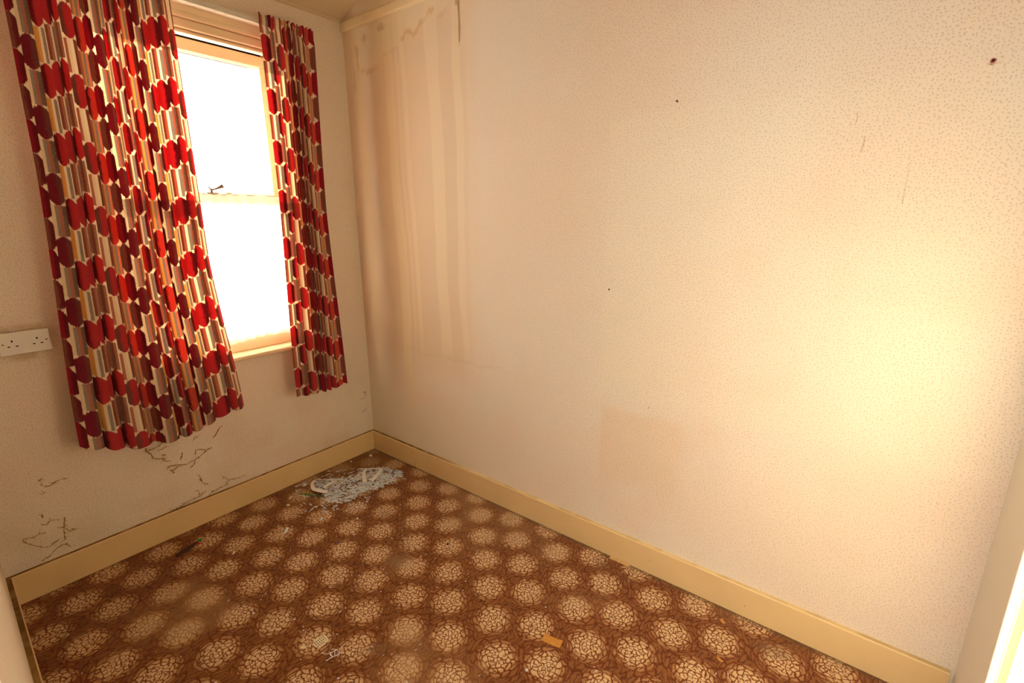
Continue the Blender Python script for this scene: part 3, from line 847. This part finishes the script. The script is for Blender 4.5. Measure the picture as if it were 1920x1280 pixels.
cobweb('thin cobweb trailing along the top of the window wall skirting', [[(-1.1831, 0.1335), (-1.1397, 0.1371), (-1.121, 0.1414), (-1.0904, 0.1491), (-1.0529, 0.1491), (-1.024, 0.1633)], [(-1.0575, 0.1821), (-1.0519, 0.1557), (-1.0445, 0.1544)], [(-1.017, 0.1335), (-0.9955, 0.1446), (-0.9587, 0.1509), (-0.9302, 0.1518), (-0.9109, 0.1721), (-0.9352, 0.2028)], [(-0.9064, 0.1749), (-0.8703, 0.163), (-0.8314, 0.1651)], [(-1.0403, 0.2604), (-1.0319, 0.2144), (-1.008, 0.1937)]], 0.0011)
cobweb('brown cobweb on the wall under the power socket', [[(-1.5907, 0.4856), (-1.5787, 0.4923)], [(-1.586, 0.4668), (-1.5751, 0.4513), (-1.5584, 0.4516), (-1.5428, 0.461), (-1.5224, 0.4641), (-1.5091, 0.458)], [(-1.5932, 0.4267), (-1.5809, 0.4269)]], 0.0012)
cobweb('small dark cobweb shred between the two left hand cobwebs', [[(-1.6052, 0.3446), (-1.6071, 0.3265)], [(-1.6127, 0.2954), (-1.5985, 0.2896), (-1.5942, 0.298), (-1.5861, 0.3043), (-1.5612, 0.2928)]], 0.0013, 2)
cobweb('wide tangled cobweb above the left end of the skirting', [[(-1.6729, 0.2683), (-1.6582, 0.2617), (-1.6432, 0.255), (-1.6321, 0.2636), (-1.607, 0.2577)], [(-1.6779, 0.2627), (-1.6672, 0.2415), (-1.6495, 0.2201), (-1.6287, 0.1987), (-1.6075, 0.1924), (-1.576, 0.2089)], [(-1.6415, 0.143), (-1.612, 0.151), (-1.5942, 0.1711), (-1.5728, 0.1781), (-1.5559, 0.1746), (-1.5494, 0.1526)], [(-1.544, 0.2921), (-1.5537, 0.2535), (-1.5596, 0.1948)], [(-1.575, 0.2633), (-1.5544, 0.2495), (-1.5382, 0.2247), (-1.5175, 0.2241)]], 0.0010)
cobweb('little curled cobweb low in the corner beside the long wall', [[(-0.052, 0.402), (-0.043, 0.412), (-0.034, 0.405), (-0.040, 0.390), (-0.050, 0.396)]], 0.0009, 3)
cobweb('short cobweb thread under the little curled cobweb in the corner', [[(-0.066, 0.372), (-0.048, 0.368), (-0.038, 0.374)]], 0.0009, 2)
cobweb('lowest tiny cobweb thread above the skirting near the corner', [[(-0.075, 0.288), (-0.060, 0.282), (-0.05, 0.291)]], 0.0009, 2)

# ------------------------------------------------------------------ rubbish on the carpet
def strip(name, label, cat, pts, w, mat, z=0.0012, th=0.0006, wave=0.0, tilt=None):
    c0 = Vector((sum(p[0] for p in pts) / len(pts), sum(p[1] for p in pts) / len(pts), 0))
    P = []
    for (xa, ya), (xb, yb) in zip(pts, pts[1:]):
        for k in range(3):
            t = k / 3; P.append([xa + (xb - xa) * t, ya + (yb - ya) * t])
    P.append(list(pts[-1]))
    for _ in range(2):
        P = [P[0]] + [[(a[0] + 2 * b_[0] + c[0]) / 4, (a[1] + 2 * b_[1] + c[1]) / 4] for a, b_, c in zip(P, P[1:], P[2:])] + [P[-1]]
    n = len(P)
    Q = [(p[0] - c0.x, p[1] - c0.y, z + wave * (0.5 - 0.5 * math.cos(2 * math.pi * 2 * i / (n - 1)))) for i, p in enumerate(P)]
    bb = MB(); bb.ribbon(Q, w, th, tilt)
    o = bb.build(name, mat); o.location = c0
    tag(o, label, cat); return o
strip('paper_curl', 'white curled paper strip forming a loop left in the shreds', 'paper strip', [(-0.5217, -0.2704), (-0.5511, -0.2377), (-0.5606, -0.192), (-0.5382, -0.1294), (-0.4949, -0.1024), (-0.4689, -0.1302)], 0.022, m_white, 0.016, 0.0006, 0.006, 0.35)
strip('paper_curl', 'short white curled paper strip inside the left loop of shreds', 'paper strip', [(-0.462, -0.133), (-0.4511, -0.1713), (-0.4362, -0.2028), (-0.4797, -0.2169), (-0.5123, -0.2149)], 0.015, m_white, 0.017, 0.0006, 0.005, 0.3)
strip('paper_curl', 'white folded paper strip shaped like a box near the corner', 'paper strip', [(-0.3353, -0.3576), (-0.2995, -0.295), (-0.2545, -0.2391), (-0.2148, -0.2514), (-0.1772, -0.3002), (-0.2023, -0.3328), (-0.2533, -0.3549), (-0.3049, -0.3732)], 0.022, m_white, 0.018, 0.0006, 0.006, 0.25)
strip('plastic_strip', 'dark green plastic strip lying left of the paper shreds', 'plastic strip', [(-0.6294, -0.1581), (-0.6033, -0.2029), (-0.585, -0.2537), (-0.5567, -0.2905)], 0.010, m_green, 0.010, 0.001, 0.003)

def in_poly(x, y, P):
    c = False; j = len(P) - 1
    for i in range(len(P)):
        xi, yi = P[i]; xj, yj = P[j]
        if (yi > y) != (yj > y) and x < (xj - xi) * (y - yi) / (yj - yi) + xi: c = not c
        j = i
    return c
PILE = [(-0.5157, -0.0874), (-0.4063, -0.1562), (-0.3029, -0.2404), (-0.2425, -0.1888), (-0.1364, -0.2998), (-0.1178, -0.4167), (-0.1336, -0.4603), (-0.271, -0.4529), (-0.3301, -0.4687), (-0.3649, -0.4235), (-0.4364, -0.4305), (-0.5049, -0.4372), (-0.5494, -0.3794), (-0.5734, -0.3273), (-0.5411, -0.2617)]
FRINGE = [(-0.6695, -0.1815), (-0.70, -0.33), (-0.62, -0.50), (-0.46, -0.54), (-0.36, -0.46), (-0.16, -0.50), (-0.10, -0.42), (-0.14, -0.26), (-0.26, -0.14), (-0.38, -0.045), (-0.50, -0.045), (-0.60, -0.06)]
rnd = random.Random(5)
bb = MB()
def shred(x, y, zmax, big=1.0):
    a = rnd.gauss(-0.9, 0.8); l = rnd.uniform(0.012, 0.040) * big; w = rnd.uniform(0.002, 0.0075) * big
    z = rnd.uniform(0.0015, zmax); bend = rnd.uniform(-0.8, 0.8)
    p0 = (x - math.cos(a) * l / 2, y - math.sin(a) * l / 2, max(0.001, z + rnd.uniform(-1, 1) * 0.003))
    p1 = (x + bend * 0.004, y, z + rnd.uniform(0, 0.003))
    p2 = (x + math.cos(a + bend) * l / 2, y + math.sin(a + bend) * l / 2, max(0.001, z + rnd.uniform(-1, 1) * 0.003))
    bb.ribbon([p0, p1, p2], w, 0.0003, rnd.uniform(-0.3, 0.3), 0 if rnd.random() < 0.62 else (1 if rnd.random() < 0.85 else 2))
k = 0
while k < 950:
    x, y = rnd.uniform(-0.60, -0.10), rnd.uniform(-0.50, -0.08)
    if in_poly(x, y, PILE): shred(x, y, 0.010); k += 1
k = 0
while k < 260:
    x, y = rnd.uniform(-0.72, -0.08), rnd.uniform(-0.56, -0.045)
    if in_poly(x, y, FRINGE): shred(x, y, 0.003, 0.75); k += 1
o = bb.build('shredded_paper', [m_blue, m_white, m_navy]); tag(o, 'heap of pale blue and white paper shreds in the corner', 'shredded paper', kind='stuff')

# crumbs over the whole carpet
bb = MB(); rnd = random.Random(21)
for k in range(420):
    x = rnd.uniform(-1.70, -0.04); y = -rnd.random() ** 0.8 * 2.3 - 0.06
    if rnd.random() < 0.35: x = rnd.gauss(-0.75, 0.25); y = rnd.gauss(-0.95, 0.35)
    if x < -1.70 or x > -0.03 or y > -0.03 or y < -2.8: continue
    l = rnd.uniform(0.003, 0.010); a = rnd.uniform(0, 6.28); w = rnd.uniform(0.001, 0.003)
    z = 0.0012
    bb.ribbon([(x, y, z), (x + math.cos(a) * l, y + math.sin(a) * l, z + rnd.uniform(0, .001))], w, 0.0008, 0.0, rnd.choice((0, 0, 0, 1, 1, 2, 3)))
o = bb.build('carpet_crumbs', [m_white, m_silver, m_orange, m_blue]); tag(o, 'tiny pale crumbs and glints strewn over the carpet', 'crumbs', kind='stuff')

# feather-like dark sliver with a red and a green bead at its tip
o = empty('feather', (-1.19, -0.175, 0.002)); tag(o, 'dark brown feather lying by the skirting under the left curtain', 'feather')
pts = [(-0.056, -0.021), (-0.045, -0.016), (-0.02, -0.006), (0.01, 0.004), (0.035, 0.012), (0.052, 0.020)]
b = MB(); b.ribbon([(x, y, 0.0015 + 0.003 * i / 5) for i, (x, y) in enumerate(pts)], [0.006, 0.024, 0.030, 0.026, 0.016, 0.006], 0.0012); b.build('vane', m_dkbrown, o)
b = MB(); b.tube([(x, y, 0.0026 + 0.003 * i / 5) for i, (x, y) in enumerate(pts)], 0.0008, 5); b.build('quill', m_black, o)
def pebble(name, label, cat, x, y, rx, ry, rz, mat, rot=0.0, seg=10):
    bm = bmesh.new(); bmesh.ops.create_icosphere(bm, subdivisions=2, radius=1.0)
    rr = random.Random(int(abs(x * 1e4)) + 1)
    for v in bm.verts:
        v.co *= 1 + rr.uniform(-0.10, 0.10)
        v.co.x *= rx; v.co.y *= ry; v.co.z = max(v.co.z * rz, -rz * 0.55)
    for f in bm.faces: f.smooth = True
    me = bpy.data.meshes.new(name); bm.to_mesh(me); bm.free()
    ob = link(name, me, mat); ob.location = (x, y, rz * 0.55); ob.rotation_euler = (0, 0, rot); tag(ob, label, cat); return ob
pebble('bead', 'bright green bead at the tip of the brown feather', 'bead', -1.128, -0.147, 0.009, 0.008, 0.006, m_bgreen)
pebble('bead', 'red bead beside the tip of the brown feather', 'bead', -1.143, -0.172, 0.009, 0.007, 0.006, m_red)
pebble('bead', 'tiny yellow bead just past the bright green bead', 'bead', -1.112, -0.140, 0.004, 0.004, 0.003, m_yellow)
pebble('plastic_crumb', 'yellow orange crumb on the carpet right of the feather', 'crumb', -1.0, -0.345, 0.006, 0.005, 0.004, m_yellow)
pebble('plastic_crumb', 'red crumb among the paper bits left of the heap', 'crumb', -0.6779, -0.3092, 0.007, 0.005, 0.004, m_red)
pebble('plastic_crumb', 'dark blue crumb on the carpet below the paper heap', 'crumb', -0.7281, -0.6916, 0.008, 0.005, 0.004, m_navy, 0.4)
pebble('foil_ball', 'pale foil ball right in the room corner', 'foil ball', -0.1011, -0.0907, 0.010, 0.009, 0.008, m_silver)
pebble('dead_beetle', 'small dark beetle lying on a medallion mid carpet', 'beetle', -0.4163, -1.1154, 0.006, 0.004, 0.004, m_black, 0.6)
pebble('foil_ball', 'silver foil ball near the bottom right of the carpet', 'foil ball', -0.722, -1.802, 0.006, 0.005, 0.005, m_silver)
def scrap(name, label, cat, x, y, l, w, a, mat, th=0.0008, curl=0.002, mats=None):
    bb = MB(); n = 5
    P = [((i / n - 0.5) * l * math.cos(a), (i / n - 0.5) * l * math.sin(a), th / 2 + 0.0006 + curl * (2 * abs(i / n - 0.5)) ** 2) for i in range(n + 1)]
    bb.ribbon(P, w, th); ob = bb.build(name, mats or mat); ob.location = (x, y, 0); tag(ob, label, cat); return ob
scrap('paper_scrap', 'white leaf shaped paper scrap right of the feather', 'paper scrap', -1.07, -0.372, 0.020, 0.007, 0.9, m_white, 0.0008, 0.003)
scrap('paper_scrap', 'pale blue scrap against the skirting left of the heap', 'paper scrap', -0.5552, -0.0838, 0.030, 0.016, 0.6, m_blue, 0.0008, 0.004)
scrap('paper_scrap', 'crumpled pale scrap leftmost against the window skirting', 'paper scrap', -0.5893, -0.0571, 0.018, 0.010, -0.3, m_white, 0.0008, 0.004)
scrap('paper_scrap', 'small white scrap by the skirting near the corner', 'paper scrap', -0.2243, -0.0542, 0.014, 0.008, 0.4, m_white)
scrap('card_chip', 'cream rolled chip left of the green plastic strip', 'card chip', -0.6711, -0.1419, 0.026, 0.010, 0.7, m_cream, 0.003, 0.0)
scrap('paper_scrap', 'cream torn scrap left of the red crumb', 'paper scrap', -0.716, -0.2044, 0.022, 0.014, 1.6, m_cream, 0.0008, 0.004)
scrap('paper_scrap', 'pale grey crumpled scrap below the paper heap', 'paper scrap', -0.6775, -0.4589, 0.016, 0.012, 0.2, m_blue, 0.0008, 0.005)
scrap('paper_scrap', 'lilac white scrap lying farthest out below the paper heap', 'paper scrap', -0.5622, -0.6038, 0.014, 0.008, 0.9, m_white, 0.0008, 0.004)
scrap('paper_scrap', 'thin grey scrap on the carpet nearest the left skirting half', 'paper scrap', -0.836, -0.405, 0.045, 0.010, 0.75, m_blue, 0.0008, 0.002)
# printed tag
tg = empty('paper_tag', (-1.086, -1.134, 0.0)); tag(tg, 'cream paper tag printed with rows of dark dashes', 'paper tag')
an = 0.0
b = MB()
outline = [(-0.020, -0.023), (0.016, -0.020), (0.022, 0.0), (0.020, 0.019), (-0.016, 0.027), (-0.029, 0.012), (-0.030, -0.006)]
n = len(outline)
for zz in (0.0010, 0.0016):
    for q in outline: b.v.append((q[0], q[1], zz))
b.f.append(tuple(range(n))[::-1]); b.f.append(tuple(range(n, 2 * n))); b.mi += [0, 0]
for i in range(n):
    j = (i + 1) % n; b.f.append((i, j, n + j, n + i)); b.mi.append(0)
b.build('card', m_cream, tg)
b = MB()
for r_ in range(6):
    for c_ in range(3):
        x = -0.022 + r_ * 0.007 ; y = -0.011 + c_ * 0.0115
        if r_ > 3 and c_ == 0: continue
        b.box(x - 0.0012, x + 0.0012, y - 0.0035, y + 0.0035, 0.00165, 0.0018)
b.build('print', m_black, tg)
scrap('card_chip', 'small cream chip left of the printed tag', 'card chip', -1.143, -1.108, 0.021, 0.009, 2.2, m_cream, 0.003, 0.0)
# white fibres by the tag
b = MB(); rnd = random.Random(3)
for k in range(9):
    x, y = rnd.uniform(-0.02, 0.02), rnd.uniform(-0.02, 0.02); a = rnd.uniform(0, 6.28)
    P = [(x, y, 0.002)]
    for q in range(4):
        a += rnd.uniform(-0.6, 0.6); x += math.cos(a) * 0.007; y += math.sin(a) * 0.007
        P.append((x, y, 0.002 + rnd.random() * 0.006))
    b.ribbon(P, rnd.uniform(0.001, 0.003), 0.0006)
o = b.build('thread_tuft', m_white); o.location = (-1.09, -1.21, 0); tag(o, 'tangle of white threads just below the printed tag', 'thread')
# wood sliver, foil, orange flakes
o = scrap('wood_chip', 'flat raw wood chip against the long skirting', 'wood chip', -0.028, -1.817, 0.095, 0.016, 1.57, m_wood, 0.004, 0.0); o.rotation_euler = (0, 0, 0.03)
scrap('foil_wrapper', 'orange brown rectangular wrapper on the carpet mid right', 'wrapper', -0.569, -1.806, 0.072, 0.034, 1.75, m_orange, 0.0008, 0.002)
scrap('orange_flake', 'orange flake near the long skirting', 'flake', -0.0932, -2.2781, 0.022, 0.012, 0.9, m_orange, 0.0008, 0.002)
scrap('orange_flake', 'orange flake on a medallion below the other flake', 'flake', -0.2736, -2.3165, 0.022, 0.010, 1.2, m_orange, 0.0008, 0.002)
